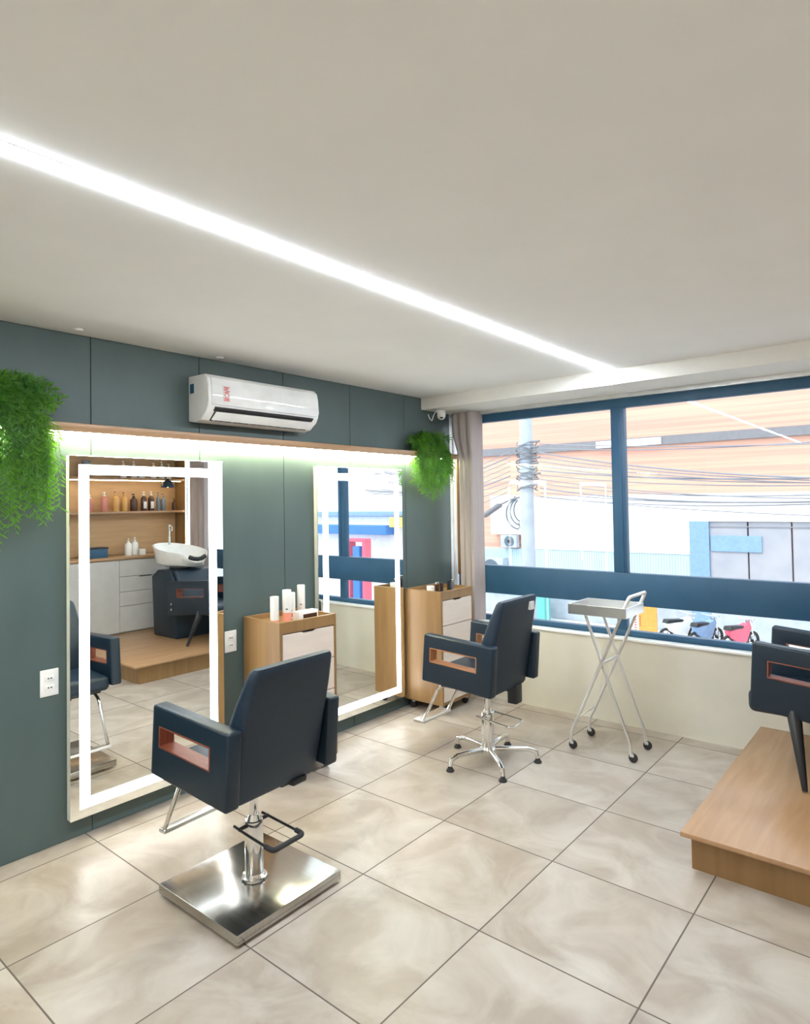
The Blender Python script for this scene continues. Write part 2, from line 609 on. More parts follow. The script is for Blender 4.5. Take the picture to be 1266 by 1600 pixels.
# ------------------------------------------------------------------ air conditioner
ac = thing('air_conditioner', 'white split air conditioner high on the green wall above the shelf', 'air conditioner', (0, -1.765, 2.10))
prof = [(0.0, 0.012), (0.07, 0.0), (0.125, 0.012), (0.175, 0.055), (0.200, 0.085), (0.205, 0.12), (0.203, 0.20), (0.192, 0.245), (0.165, 0.27), (0.0, 0.272)]
MB().prism(prof, 'y', -0.415, 0.415, 0.008, 3).build('casing', M['white'], ac)
front = [(0.197, 0.092), (0.209, 0.094), (0.210, 0.15), (0.207, 0.205), (0.198, 0.248), (0.188, 0.25)]
M['ac_gloss'] = mat('glossy_white', (0.80, 0.80, 0.79), rough=0.10, coat=0.6)
MB().prism(front, 'y', -0.395, 0.395, 0.003, 2).build('front_panel', M['ac_gloss'], ac)
vt = MB()
vt.prism([(0.128, 0.010), (0.180, 0.054), (0.177, 0.062), (0.120, 0.018)], 'y', -0.36, 0.36)
vt.prism([(0.182, 0.060), (0.202, 0.078), (0.196, 0.086), (0.178, 0.068)], 'y', -0.37, 0.37)
vent = vt.build('air_outlet', M['black'], ac)
MB().prism([(0.140, 0.013), (0.186, 0.052), (0.189, 0.056), (0.184, 0.0565), (0.137, 0.018)], 'y', -0.355, 0.355, 0.001, 1).build('louvre', M['white'], ac)
for k in range(6):
    MB().box(0.130, 0.150, -0.34 + k * 0.125, -0.335 + k * 0.125, 0.012, 0.030).build('fin', M['white'], ac)
MB().box(0.02, 0.06, -0.4165, -0.413, 0.17, 0.225, 0.001, 1).build('side_grip', M['frame'], ac)
st = MB().prism([(0.2085, 0.115), (0.2108, 0.116), (0.2115, 0.16), (0.2085, 0.207), (0.2068, 0.206)], 'y', -0.325, -0.275).build('energy_sticker', M['label'], ac)
rl = MB()
for z, a, b in ((0.198, -0.318, -0.282), (0.190, -0.312, -0.290), (0.183, -0.320, -0.296), (0.176, -0.305, -0.280), (0.169, -0.316, -0.288)):
    rl.box(0.2075, 0.2118, a, b, z - 0.0022, z + 0.0022)
rl.tube([(0.2118, -0.300 + 0.014 * math.cos(a * PI / 8), 0.152 + 0.012 * math.sin(a * PI / 8)) for a in range(16)], 0.0018, 6, closed=True)
for z, a, b in ((0.134, -0.320, -0.282), (0.128, -0.314, -0.284), (0.122, -0.320, -0.280)):
    rl.box(0.2095, 0.2118, a, b, z - 0.002, z + 0.002)
rl.build('red_print', M['red'], st)
MB().box(0.2095, 0.2112, -0.02, 0.03, 0.108, 0.113, 0.0005, 1).build('badge', M['chrome'], ac)


# ------------------------------------------------------------------ hanging ferns on the shelf
def fern(loc, ylen, drop, rise, depth, n, label, seed):
    rnd = random.Random(seed)
    t = thing('hanging_fern', label, 'plant', loc, 0, 'hanging ferns on the shelf')
    MB().lathe([(0.0, 0.0), (0.045, 0.0), (0.058, 0.08), (0.054, 0.08), (0.042, 0.01), (0.0, 0.01)], 16, c=(0.055, 0, 0)).build('pot', M['pot'], t)
    leaves, stems = MB(), MB()
    bm = leaves.bm
    for i in range(n):
        yy = rnd.uniform(-ylen, ylen)
        out = rnd.uniform(0.06, depth)
        top = rnd.uniform(0.3, 1.0) * rise
        dr = drop * rnd.uniform(0.35, 1.0) * (1.0 - 0.35 * abs(yy) / ylen)
        s = Vector((0.055, yy * 0.25, 0.07))
        a = Vector((out * 0.6, yy * 0.7, 0.06 + top))
        b = Vector((out + 0.05, yy, 0.02))
        e = Vector((out * 0.75 + 0.05, yy * rnd.uniform(0.85, 1.1), -dr))
        up = rnd.random() < 0.25
        if up:
            e = Vector((out, yy * 1.1, top * rnd.uniform(0.7, 1.0)))
            b = (a + e) / 2 + Vector((0, 0, 0.02))
        pts = []
        for j in range(15):
            u = j / 14
            pts.append(s * (1 - u) ** 3 + a * 3 * u * (1 - u) ** 2 + b * 3 * u * u * (1 - u) + e * u ** 3)
        stems.tube(pts, 0.0012, 4)
        for j in range(1, 14):
            for sub in (0.0, 0.25, 0.5, 0.75):
                p = pts[j].lerp(pts[j + 1], sub)
                d = (pts[j + 1] - pts[j]).normalized()
                for sgn in (-1, 1):
                    w = Vector((rnd.uniform(-1, 1), rnd.uniform(-1, 1), rnd.uniform(-0.4, 0.4))).cross(d)
                    if w.length < 0.01:
                        continue
                    w.normalize()
                    L_ = rnd.uniform(0.020, 0.040)
                    tip = p + w * sgn * L_ + d * L_ * 0.6 - Vector((0, 0, 0.004))
                    tip.x = max(tip.x, 0.004)
                    nn = w.cross(d).normalized() * 0.0
                    q = d * 0.0042
                    m1 = p.lerp(tip, 0.5)
                    v = [bm.verts.new(x) for x in (p, m1 + q + nn, tip, m1 - q)]
                    bm.faces.new(v)
    stems.build('stems', M['stem'], t)
    leaves.build('foliage', M['leaf'], t, ang=180)
    return t


fern((0.0, -3.29, 2.036), 0.34, 0.68, 0.20, 0.17, 340, 'big green hanging fern at the left end of the wooden shelf', 3)
fern((0.0, 0.0, 2.036), 0.25, 0.44, 0.14, 0.12, 130, 'small green hanging fern near the right end of the wooden shelf', 5)


# ------------------------------------------------------------------ security camera in the corner
sc_ = thing('security_camera', 'small white dome camera under the ceiling beam in the corner', 'camera', (0.12, 0.12, 2.40))
MB().cyl((0, 0, 0), (0, 0, -0.022), 0.036, seg=24, bev=0.004).build('mount', M['white'], sc_)
MB().lathe([(0.0, -0.085), (0.018, -0.081), (0.031, -0.068), (0.036, -0.05), (0.036, -0.022), (0.0, -0.022)], 24).build('dome', M['white'], sc_)
MB().lathe([(0.0, -0.012), (0.012, -0.009), (0.016, 0.0)], 16, c=(0.018, -0.022, -0.066)).build('lens', M['black'], sc_)
o = MB().tube([(0.09, 0.10, 2.398), (0.055, 0.09, 2.35), (0.045, 0.09, 2.31), (0.02, 0.09, 2.33), (0.003, 0.09, 2.37)], 0.004, 8, rad=0.03).build('camera_cable', M['white'])
tag(o, 'short white cable looping beside the dome camera', 'cable')


# ------------------------------------------------------------------ curtains
def curtain(plan, ztop, zbot, label, flare=0.0):
    th = 0.004
    m = MB()
    bm = m.bm
    n = len(plan)
    # smooth the plan with a Catmull-Rom pass
    P = []
    for i in range(n - 1):
        p0, p1, p2, p3 = plan[max(i - 1, 0)], plan[i], plan[i + 1], plan[min(i + 2, n - 1)]
        for j in range(5):
            u = j / 5
            P.append(tuple(0.5 * ((2 * p1[k]) + (-p0[k] + p2[k]) * u + (2 * p0[k] - 5 * p1[k] + 4 * p2[k] - p3[k]) * u * u + (-p0[k] + 3 * p1[k] - 3 * p2[k] + p3[k]) * u ** 3) for k in (0, 1)))
    P.append(plan[-1])
    zs = [zbot, (zbot + 2.0) / 2, 2.0, 2.10, 2.2, ztop]
    cxm = plan[-1][0]
    rows = []
    for z in zs:
        f = flare * max(0.0, (z - 2.0) / 0.2)
        f = min(f, flare * 1.1)
        row = []
        for side in (0, 1):
            for (x, y) in P:
                xx = x - f * (cxm - x) / max(1e-6, cxm - plan[0][0])
                row.append(bm.verts.new((xx, y + side * th, z)))
        rows.append(row)
    k = len(P)
    for a, b in zip(rows, rows[1:]):
        for i in range(k - 1):
            bm.faces.new((a[i], a[i + 1], b[i + 1], b[i]))
            bm.faces.new((a[k + i + 1], a[k + i], b[k + i], b[k + i + 1]))
        bm.faces.new((a[k], a[0], b[0], b[k]))
        bm.faces.new((a[k - 1], a[2 * k - 1], b[2 * k - 1], b[k - 1]))
    for r in (rows[0], rows[-1]):
        for i in range(k - 1):
            bm.faces.new((r[i], r[i + 1], r[k + i + 1], r[k + i]))
    bmesh.ops.recalc_face_normals(bm, faces=list(bm.faces))
    o = m.build('curtain', M['curtain'], ang=70)
    tag(o, label, 'curtain', 'taupe curtains drawn to the window ends')
    return o


curtain([(0.125, 0.36), (0.15, 0.325), (0.18, 0.335), (0.21, 0.315), (0.245, 0.325), (0.275, 0.305), (0.297, 0.307), (0.306, 0.34), (0.313, 0.375), (0.322, 0.405), (0.328, 0.425)],
        2.395, 0.626, 'taupe curtain gathered at the left end of the window, beside the green wall', 0.06)
curtain([(3.86, 0.42), (3.88, 0.37), (3.93, 0.40), (3.98, 0.365), (4.04, 0.40), (4.10, 0.365), (4.16, 0.40), (4.19, 0.37), (4.22, 0.41)],
        2.395, 0.626, 'taupe curtain gathered at the far right end of the window, seen in the nearest mirror')


# ------------------------------------------------------------------ drawer cabinets on castors
def make_cabinet(label, loc, rotz):
    # local x = depth from the wall, y = width, z up
    D, W, H = 0.37, 0.43, 0.94
    t = thing('drawer_cabinet', label, 'cabinet', loc, rotz, 'wooden drawer cabinets')
    m = MB()
    m.box(0, D, 0, 0.018, 0.075, H, 0.0015, 1)
    m.box(0, D, W - 0.018, W, 0.075, H, 0.0015, 1)
    m.box(0, 0.018, 0.018, W - 0.018, 0.075, H, 0.0015, 1)
    m.box(0.018, D - 0.002, 0.018, W - 0.018, 0.075, 0.093)
    m.box(0.018, D - 0.002, 0.018, W - 0.018, H - 0.045, H - 0.03)
    m.box(D - 0.018, D, 0.018, W - 0.018, H - 0.068, H, 0.0015, 1)
    m.build('carcass', M['oak'], t)
    zt, zb, n = H - 0.070, 0.095, 4
    hh = (zt - zb) / n
    for k in range(n):
        a, b = zb + k * hh + 0.003, zb + (k + 1) * hh - 0.003
        dr = MB()
        if k == n - 1:
            # finger notch cut in the top edge of the top drawer
            y0, y1 = 0.021, W - 0.021
            c0, c1 = W / 2 - 0.055, W / 2 + 0.055
            pts = [(y0, a), (y1, a), (y1, b), (c1, b), (c1 - 0.012, b - 0.010), (c0 + 0.012, b - 0.010), (c0, b), (y0, b)]
            dr.prism(pts, 'x', D - 0.016, D + 0.001, 0.001, 1)
        else:
            dr.box(D - 0.016, D + 0.001, 0.021, W - 0.021, a, b, 0.001, 1)
        dr.box(0.03, D - 0.016, 0.03, W - 0.03, a + 0.01, b - 0.03)
        dr.build('drawer', M['drawer'], t)
    for x in (0.05, D - 0.05):
        for y in (0.05, W - 0.05):
            cs = MB().box(x - 0.014, x + 0.014, y - 0.012, y + 0.012, 0.045, 0.075, 0.003)
            c = cs.build('caster', M['alu'], t)
            MB().cyl((x - 0.008, y - 0.010, 0.027), (x - 0.008, y + 0.010, 0.027), 0.027, seg=20, bev=0.003).build('wheel', M['rubber'], c)
    return t


make_cabinet('wooden drawer cabinet with white product bottles on top, between the two lit mirrors', (0.012, -1.822, 0), math.radians(-3))
c2 = make_cabinet('wooden drawer cabinet with small jars on top, in the corner by the curtain', (0.02, -0.293, 0), 0)


def tube_bottle(loc, r, h, m_body, label, group, bands=(), cap=None, name='product_bottle', cat='bottle', neck=False):
    t = thing(name, label, cat, loc, 0, group)
    if neck:
        MB().lathe([(0, 0), (r * 0.96, 0), (r, 0.004), (r, h * 0.62), (r * 0.8, h * 0.70), (r * 0.36, h * 0.76), (r * 0.34, h * 0.80), (0, h * 0.80)], 20).build('body', m_body, t)
        pp = MB().cyl((0, 0, h * 0.78), (0, 0, h * 0.86), r * 0.42, seg=14, bev=0.001)
        pp.cyl((0, 0, h * 0.86), (0, 0, h * 0.95), r * 0.12, seg=10)
        pp.box(-r * 0.3, r * 0.9, -r * 0.22, r * 0.22, h * 0.94, h, 0.002)
        pp.build('pump', cap or M['black'], t)
    else:
        MB().lathe([(0, 0), (r * 0.95, 0), (r, 0.003), (r, h * 0.80), (0, h * 0.80)], 24).build('body', m_body, t)
        MB().lathe([(0, h * 0.803), (r * 0.99, h * 0.803), (r, h * 0.985), (r * 0.93, h), (0, h)], 24).build('cap', cap or m_body, t)
    for z0, z1, mm, wd in bands:
        MB().lathe([(r * 1.0, z0 * h), (r * 1.012, z0 * h), (r * 1.012, z1 * h), (r * 1.0, z1 * h)], 24).build(wd, mm, t)
    return t


G1 = 'white hair product bottles on the left wooden cabinet'
TZ = 0.911
tube_bottle((0.255, -1.775, TZ), 0.026, 0.165, M['bottle_white'], 'white product bottle with pale peach base, first from the left on the wooden cabinet', G1, [(0.02, 0.16, M['coral'], 'label_band')])
b = tube_bottle((0.285, -1.705, TZ), 0.027, 0.200, M['bottle_white'], 'tall white product bottle with coral base, second from the left on the wooden cabinet', G1, [(0.02, 0.33, M['coral'], 'label_band')])
MB().lathe([(0, -0.004), (0.007, -0.002), (0.007, 0.002), (0, 0.004)], 12, c=(0.021, -0.019, 0.088)).build('logo', M['black'], b)
b = tube_bottle((0.17, -1.575, TZ), 0.026, 0.160, M['bottle_white'], 'white product bottle standing behind the white box, third from the left', G1, [(0.05, 0.22, M['pink'], 'label_band')])
MB().lathe([(0, -0.004), (0.007, -0.002), (0.007, 0.002), (0, 0.004)], 12, c=(0.021, -0.018, 0.050)).build('logo', M['black'], b)
b = tube_bottle((0.15, -1.475, TZ), 0.025, 0.195, M['bottle_white'], 'tall white product bottle with grey marks, rightmost on the wooden cabinet', G1, [(0.12, 0.17, M['bottle_grey'], 'label_band')])
MB().lathe([(0, -0.004), (0.007, -0.002), (0.007, 0.002), (0, 0.004)], 12, c=(0.020, -0.018, 0.075)).build('logo', M['bottle_grey'], b)
bx = thing('product_box', 'small white box with a dark window lying at the front of the wooden cabinet top', 'box', (0.305, -1.575, TZ), math.radians(-3))
MB().box(-0.03, 0.03, -0.075, 0.075, 0, 0.062, 0.002).build('carton', M['bottle_white'], bx)
MB().box(0.0295, 0.0315, -0.042, 0.066, 0.016, 0.044, 0.001, 1).build('window', M['brown'], bx)

G2 = 'small jars and bottles on the corner cabinet'
o = MB().lathe([(0, 0), (0.028, 0), (0.03, 0.003), (0.03, 0.035), (0.031, 0.036), (0.031, 0.055), (0.028, 0.058), (0, 0.058)], 20).build('cream_jar', M['bottle_white'], loc=(0.235, -0.22, 0.911))
tag(o, 'squat white cream jar on the corner cabinet', 'jar', G2)
tube_bottle((0.26, -0.165, 0.911), 0.016, 0.085, M['brown'], 'small dark bottle with silver cap on the corner cabinet, next to the white jar', G2, cap=M['chrome'])
tube_bottle((0.28, -0.135, 0.911), 0.014, 0.075, M['black'], 'small all-black bottle on the corner cabinet', G2)
tube_bottle((0.30, -0.065, 0.911), 0.014, 0.09, M['black'], 'thin black bottle near the middle of the corner cabinet', G2)
tube_bottle((0.31, -0.03, 0.911), 0.016, 0.095, M['bottle_grey'], 'small grey bottle with shiny cap, rightmost on the corner cabinet', G2, cap=M['chrome'])


# ------------------------------------------------------------------ salon chairs
def ring_panel(outer, inner, y0, y1, bev):
    """quad panel with a quad hole, in the xz plane, between y0 and y1"""
    t = bmesh.new()
    vs = {}
    for k, y in enumerate((y0, y1)):
        vs['o', k] = [t.verts.new((p[0], y, p[1])) for p in outer]
        vs['i', k] = [t.verts.new((p[0], y, p[1])) for p in inner]
    for i in range(4):
        j = (i + 1) % 4
        for k in (0, 1):
            t.faces.new((vs['o', k][i], vs['o', k][j], vs['i', k][j], vs['i', k][i]))
        t.faces.new((vs['o', 0][i], vs['o', 1][i], vs['o', 1][j], vs['o', 0][j]))
        t.faces.new((vs['i', 0][i], vs['i', 1][i], vs['i', 1][j], vs['i', 0][j]))
    oset = set(vs['o', 0] + vs['o', 1])
    es = [e for e in t.edges if e.verts[0] in oset and e.verts[1] in oset]
    bmesh.ops.recalc_face_normals(t, faces=list(t.faces))
    bmesh.ops.bevel(t, geom=es, offset=bev, segments=3, profile=0.5, affect='EDGES', clamp_overlap=True)
    return t


def arm_part(parent, outer, inner, y0, y1, wood, inl=0.006, bev=0.012):
    m = MB()
    m._join(ring_panel(outer, inner, y0, y1, bev))
    a = m.build('armrest', M['navy'], parent)
    cx = sum(p[0] for p in inner) / 4
    cz = sum(p[1] for p in inner) / 4
    inn2 = [(p[0] + (inl if p[0] < cx else -inl), p[1] + (inl if p[1] < cz else -inl)) for p in inner]
    m = MB()
    s = 0.001
    m._join(ring_panel(inner, inn2, min(y0, y1) - s, max(y0, y1) + s, 0.0008))
    m.build('wood_inlay', wood, a)
    return a


def back_shape(m, sections, bev_r=0.03):
    """sections: list of (z, x_back, x_front, half_width); rounded-rectangle lofts"""
    bm = m.bm
    rings = []
    for z, xb, xf, w in sections:
        r = min(bev_r, (xf - xb) * 0.48)
        pts = []
        for (cx, cy, a0) in ((xf - r, w - r, 0), (xb + r, w - r, 90), (xb + r, -w + r, 180), (xf - r, -w + r, 270)):
            for k in range(5):
                a = math.radians(a0 + k * 22.5)
                pts.append((cx + r * math.cos(a), cy + r * math.sin(a)))
        rings.append([bm.verts.new((p[0], p[1], z)) for p in pts])
    n = len(rings[0])
    for A, B in zip(rings, rings[1:]):
        for k in range(n):
            bm.faces.new((A[k], A[(k + 1) % n], B[(k + 1) % n], B[k]))
    bm.faces.new(rings[0][::-1])
    bm.faces.new(rings[-1])
    bmesh.ops.recalc_face_normals(bm, faces=list(bm.faces))
    return m


def make_chair(label, loc, yaw, base, wood, lever_mat, plate, br_z, fw, bz, bw_):
    rz = PI + yaw
    t = thing('salon_chair', label, 'chair', loc, rz, 'hydraulic styling chairs')
    WO, TH = 0.300, 0.066
    outer = [(-0.228, 0.780), (0.268, 0.808), (0.292, 0.517), (-0.206, 0.482)]
    inner = [(-0.115, 0.712), (0.222, 0.728), (0.226, 0.640), (-0.112, 0.618)]
    for s in (1, -1):
        a = arm_part(t, outer, inner, s * (WO - TH), s * WO, wood)
    # seat
    MB().box(-0.16, 0.285, -0.233, 0.233, 0.490, 0.58, 0.03, 4).build('seat', M['navy'], t)
    sf = MB().box(-0.10, 0.22, -0.20, 0.20, 0.468, 0.490, 0.004)
    sf.box(-0.07, 0.10, -0.07, 0.07, 0.425, 0.470, 0.003)
    sf.build('seat_plate', M['black'], t)
    # reclining back
    m = MB()
    sec = [(0.462, -0.150, -0.055, 0.205), (0.475, -0.157, -0.050, 0.218), (0.60, -0.182, -0.070, 0.226), (0.74, -0.212, -0.105, 0.226),
                   (0.86, -0.245, -0.160, 0.220), (0.95, -0.268, -0.205, 0.212), (0.985, -0.277, -0.222, 0.205), (1.0, -0.276, -0.236, 0.192)]
    back_shape(m, [(z + bz * (z - 0.46) / 0.54, xb + bz * 0.9 * (z - 0.46) / 0.54, xf + bz * 0.9 * (z - 0.46) / 0.54, w + bw_) for z, xb, xf, w in sec], 0.030)
    m.build('backrest', M['navy_back'], t)
    br = MB().box(-0.165, -0.10, -0.155, -0.075, br_z, 0.47, 0.008)
    br.box(-0.11, -0.03, -0.14, -0.06, 0.43, 0.455, 0.004)
    br.build('recline_bracket', M['black'], t)
    # column
    z0 = 0.055 if base == 'square' else 0.06
    m = MB().cyl((0, 0, z0), (0, 0, 0.295), 0.039, seg=32, bev=0.004)
    m.build('hydraulic_column', M['chrome'], t)
    MB().cyl((0, 0, 0.295), (0, 0, 0.43), 0.019, seg=24).cyl((0, 0, 0.296), (0, 0, 0.318), 0.030, 0.022, seg=24).build('piston', M['chrome'], t)
    if base == 'square':
        MB().lathe([(0, 0.048), (0.050, 0.048), (0.055, 0.055), (0.053, 0.064), (0.042, 0.068), (0, 0.068)], 32).build('collar', M['chrome'], t)
        MB().lathe([(0, 0.045), (0.058, 0.045), (0.060, 0.050), (0.052, 0.054), (0, 0.054)], 32).build('collar_gasket', M['black'], t)
    # pump lever: U of bent bar
    dx = -0.215
    lv = MB().tube([(0.035, 0.075, 0.285), (-0.03, 0.078, 0.278), (dx, 0.082, 0.262), (dx, -0.082, 0.262), (-0.03, -0.078, 0.278), (0.035, -0.075, 0.285)], 0.0055, 10, rad=0.035)
    lv.cyl((0.0, -0.078, 0.281), (0.0, 0.078, 0.281), 0.008, seg=14)
    lo_ = lv.build('pump_lever', lever_mat, t)
    if lever_mat is M['black']:
        MB().tube([(dx + 0.045, 0.0815, 0.2655), (dx, 0.0815, 0.262), (dx, -0.0815, 0.262), (dx + 0.045, -0.0815, 0.2655)], 0.0105, 12, rad=0.035).build('lever_grip', M['rubber'], lo_)
    # footrest
    for s in (-1, 1):
        MB().tube([(0.18, s * fw, 0.48), (0.27, s * fw, 0.445), (0.40, s * fw, 0.205)], 0.010, 10, rad=0.03).build('footrest_bar', M['chrome'], t)
    MB().box(0.385, 0.385 + plate, -fw - 0.012, fw + 0.012, 0.188, 0.206, 0.005, 3).build('footrest_plate', M['alu'], t)
    return t


ch1 = make_chair('navy salon chair on a square steel base, nearest, facing the lit mirror', (1.053, -2.538, 0), 0.045, 'square', M['redwood'], M['black'], 0.045, 0.442, 0.165, 0.0, 0.008)
sb = MB()
sb.box(-0.268, 0.268, -0.268, 0.268, 0.012, 0.052, 0.004, 2)
o = sb.build('base_plate', M['steel'], ch1, loc=(0.015, 0.005, 0), rotz=-0.045 + 0.01)
for x in (-0.2, 0.2):
    for y in (-0.2, 0.2):
        MB().cyl((x, y, 0), (x, y, 0.013), 0.02, seg=14).build('base_foot', M['rubber'], ch1, loc=(0.015, 0.005, 0), rotz=-0.035)

ch2 = make_chair('navy salon chair on a chrome five-star base, in front of the corner cabinet', (1.098, -0.775, 0), 0.02, 'star', M['orangewood'], M['chrome'], 0.09, 0.352, 0.142, 0.03, 0.016)
MB().lathe([(0, 0.045), (0.050, 0.048), (0.052, 0.075), (0.045, 0.085), (0, 0.085)], 28).build('base_hub', M['chrome'], ch2)
for k, (dx, dy) in enumerate(((-0.27, 0.05), (-0.09, -0.285), (0.235, -0.215), (0.265, 0.15), (-0.03, 0.285))):
    # world offsets of the feet turned into the chair's own frame
    a = -(PI + 0.02)
    lx, ly = dx * math.cos(a) - dy * math.sin(a), dx * math.sin(a) + dy * math.cos(a)
    L_ = MB().tube([(lx * 0.1, ly * 0.1, 0.072), (lx * 0.45, ly * 0.45, 0.078), (lx * 0.80, ly * 0.80, 0.080), (lx * 0.97, ly * 0.97, 0.066), (lx, ly, 0.030)], 0.0155, 12, rs=None)
    leg = L_.build('base_leg', M['chrome'], ch2)
    MB().lathe([(0, 0), (0.024, 0), (0.025, 0.006), (0.016, 0.018), (0.010, 0.034), (0, 0.034)], 18, c=(lx, ly, 0)).build('foot_glide', M['rubber'], leg)
MB().box(-0.258, -0.238, -0.165, -0.115, 0.945, 0.995, 0.001, 1).build('care_sticker', M['label'], ch2, loc=(0.0005, 0, 0))

# ------------------------------------------------------------------ platform and backwash unit
pf = thing('platform_step', 'low wooden platform step under the backwash chair at the right', 'platform', (2.415, -1.30, 0))
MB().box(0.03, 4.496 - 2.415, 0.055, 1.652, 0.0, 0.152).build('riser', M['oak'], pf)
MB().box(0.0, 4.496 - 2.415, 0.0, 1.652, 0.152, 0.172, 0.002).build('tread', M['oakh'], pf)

PZ = 0.172
bw = thing('backwash_chair', 'navy backwash chair with tapered legs and a white hair-washing basin, on the wooden platform', 'chair', (2.545, -0.165, PZ))
AO = 0.295
outer = [(0.78, 0.625), (0.0, 0.690), (-0.02, 0.345), (0.76, 0.25)]
inner = [(0.58, 0.560), (0.070, 0.602), (0.066, 0.512), (0.58, 0.465)]
outer = [outer[0], outer[1], outer[2], outer[3]]
for s in (1, -1):
    arm_part(bw, outer, inner, s * (AO - 0.07), s * AO, M['redwood'])
m = MB()
m.box(-0.045, 0.60, -0.224, 0.224, 0.30, 0.42, 0.035, 4)
m.build('seat', M['navy'], bw)
m = MB()
bk = [(0.50, 0.32), (0.62, 0.32), (0.80, 0.68), (0.79, 0.745), (0.72, 0.74)]
m.prism(bk, 'y', -0.222, 0.222, 0.02, 3)
m.build('backrest', M['navy'], bw)
for s in (-1, 1):
    MB().cyl((0.175, s * 0.258, 0.365), (0.235, s * 0.385, 0.006), 0.036, 0.013, seg=18, bev=0.003).build('leg', M['black'], bw)
m = MB()
m.prism([(0.66, 0.0), (1.14, 0.0), (1.18, 0.66), (1.05, 0.74), (0.80, 0.74), (0.70, 0.60)], 'y', -0.25, 0.25, 0.015, 3)
m.build('pedestal', M['navy'], bw)
for z in (0.33, 0.39):
    MB().cyl((0.68, -0.301, z), (0.68, -0.293, z), 0.012, seg=14).build('bolt', M['chrome'], bw)
# basin: scooped bowl with a neck notch to the front
m = MB()
bm = m.bm
NR, NT = 9, 40
cx0, cz0 = 1.00, 0.0
rows = []


def rim(a):
    x = 0.385 * math.cos(a)
    y = 0.25 * math.sin(a)
    z = 0.965 + 0.055 * math.cos(a)
    if math.cos(a) < -0.80:
        z -= 0.09 * ((-math.cos(a) - 0.80) / 0.20) ** 0.7
    return x, y, z


for (k, dz) in [(0.0, 0), (0.35, 0.008), (0.6, 0.03), (0.8, 0.10), (0.93, 0.20), (1.0, 1.0), (1.035, 1.0), (1.02, 0.85), (0.86, 0.35), (0.62, 0.05), (0.42, -0.10), (0.0, -0.12)]:
    row = []
    for j in range(NT):
        a = 2 * PI * j / NT
        x, y, z = rim(a)
        zb = 0.765
        row.append(bm.verts.new((cx0 + x * k + (1 - k) * 0.04, y * k, zb + (z - zb) * dz if dz >= 0 else zb + dz * 0.25)))
    rows.append(row)
for A, B in zip(rows, rows[1:]):
    for j in range(NT):
        bm.faces.new((A[j], A[(j + 1) % NT], B[(j + 1) % NT], B[j]))
bmesh.ops.remove_doubles(bm, verts=list(bm.verts), dist=0.0005)
bmesh.ops.recalc_face_normals(bm, faces=list(bm.faces))
basin = m.build('basin', M['porcelain'], bw, ang=60)
MB().tube([(0.645, -0.10, 0.885), (0.632, -0.05, 0.865), (0.628, 0.0, 0.858), (0.632, 0.05, 0.865), (0.645, 0.10, 0.885)], 0.024, 12).build('neck_rest', M['rubber'], basin)
fc = MB().cyl((1.26, 0.02, 1.0), (1.26, 0.02, 1.09), 0.014, seg=14)
fc.tube([(1.26, 0.02, 1.06), (1.26, 0.02, 1.20), (1.19, 0.01, 1.22), (1.17, 0.0, 1.17)], 0.010, 10, rad=0.03)
fc.cyl((1.26, 0.02, 1.19), (1.26, 0.02, 1.235), 0.017, seg=14)
fc.build('faucet', M['chrome'], basin)

# ------------------------------------------------------------------ right-hand wall: niche, cabinet, shelves (seen in the mirror)
structure(MB().box(XW - 0.014, XW - 0.001, -1.9, YL - 0.002, 1.05, 2.40, 0.001, 1).build('trim_4', M['oakx']))
cb = thing('base_cabinet', 'grey cabinet with four drawers and a plain door, seen in the nearest mirror', 'cabinet', (4.05, -1.29, PZ))
MB().box(0.02, 0.44, 0.0, 1.62, 0.0, 0.845, 0.001, 1).build('carcass', M['grey_drawer'], cb)
MB().box(0.0, 0.018, 0.002, 0.66, 0.012, 0.84, 0.001, 1).build('door', M['grey_drawer'], cb)
MB().box(0.0, 0.018, 1.26, 1.618, 0.012, 0.84, 0.001, 1).build('door', M['grey_drawer'], cb)
zz = [0.012, 0.31, 0.475, 0.65, 0.84]
for k, (a, b2) in enumerate(zip(zz, zz[1:])):
    d = MB().box(0.0, 0.018, 0.664, 1.256, a + 0.002, b2 - 0.004, 0.001, 1).build('drawer', M['grey_drawer'], cb)
    if k == 2:
        MB().box(-0.006, 0.002, 0.90, 1.05, b2 - 0.016, b2 - 0.006, 0.001, 1).build('handle', M['black'], d)
ct = MB().box(4.03, XW - 0.015, -1.9, YL - 0.004, PZ + 0.847, PZ + 0.877, 0.002).build('countertop', M['oakh'])
tag(ct, 'light wooden countertop over the grey drawers, seen in the nearest mirror', 'countertop')
cb2 = thing('side_cabinet', 'grey floor cabinet beside the platform, seen at the left of the mirror', 'cabinet', (4.05, -1.9, 0))
MB().box(0.02, 0.44, 0.0, 0.585, 0.0, 1.017, 0.001, 1).build('carcass', M['grey_drawer'], cb2)
MB().box(0.0, 0.018, 0.002, 0.583, 0.012, 1.01, 0.001, 1).build('door', M['grey_drawer'], cb2)

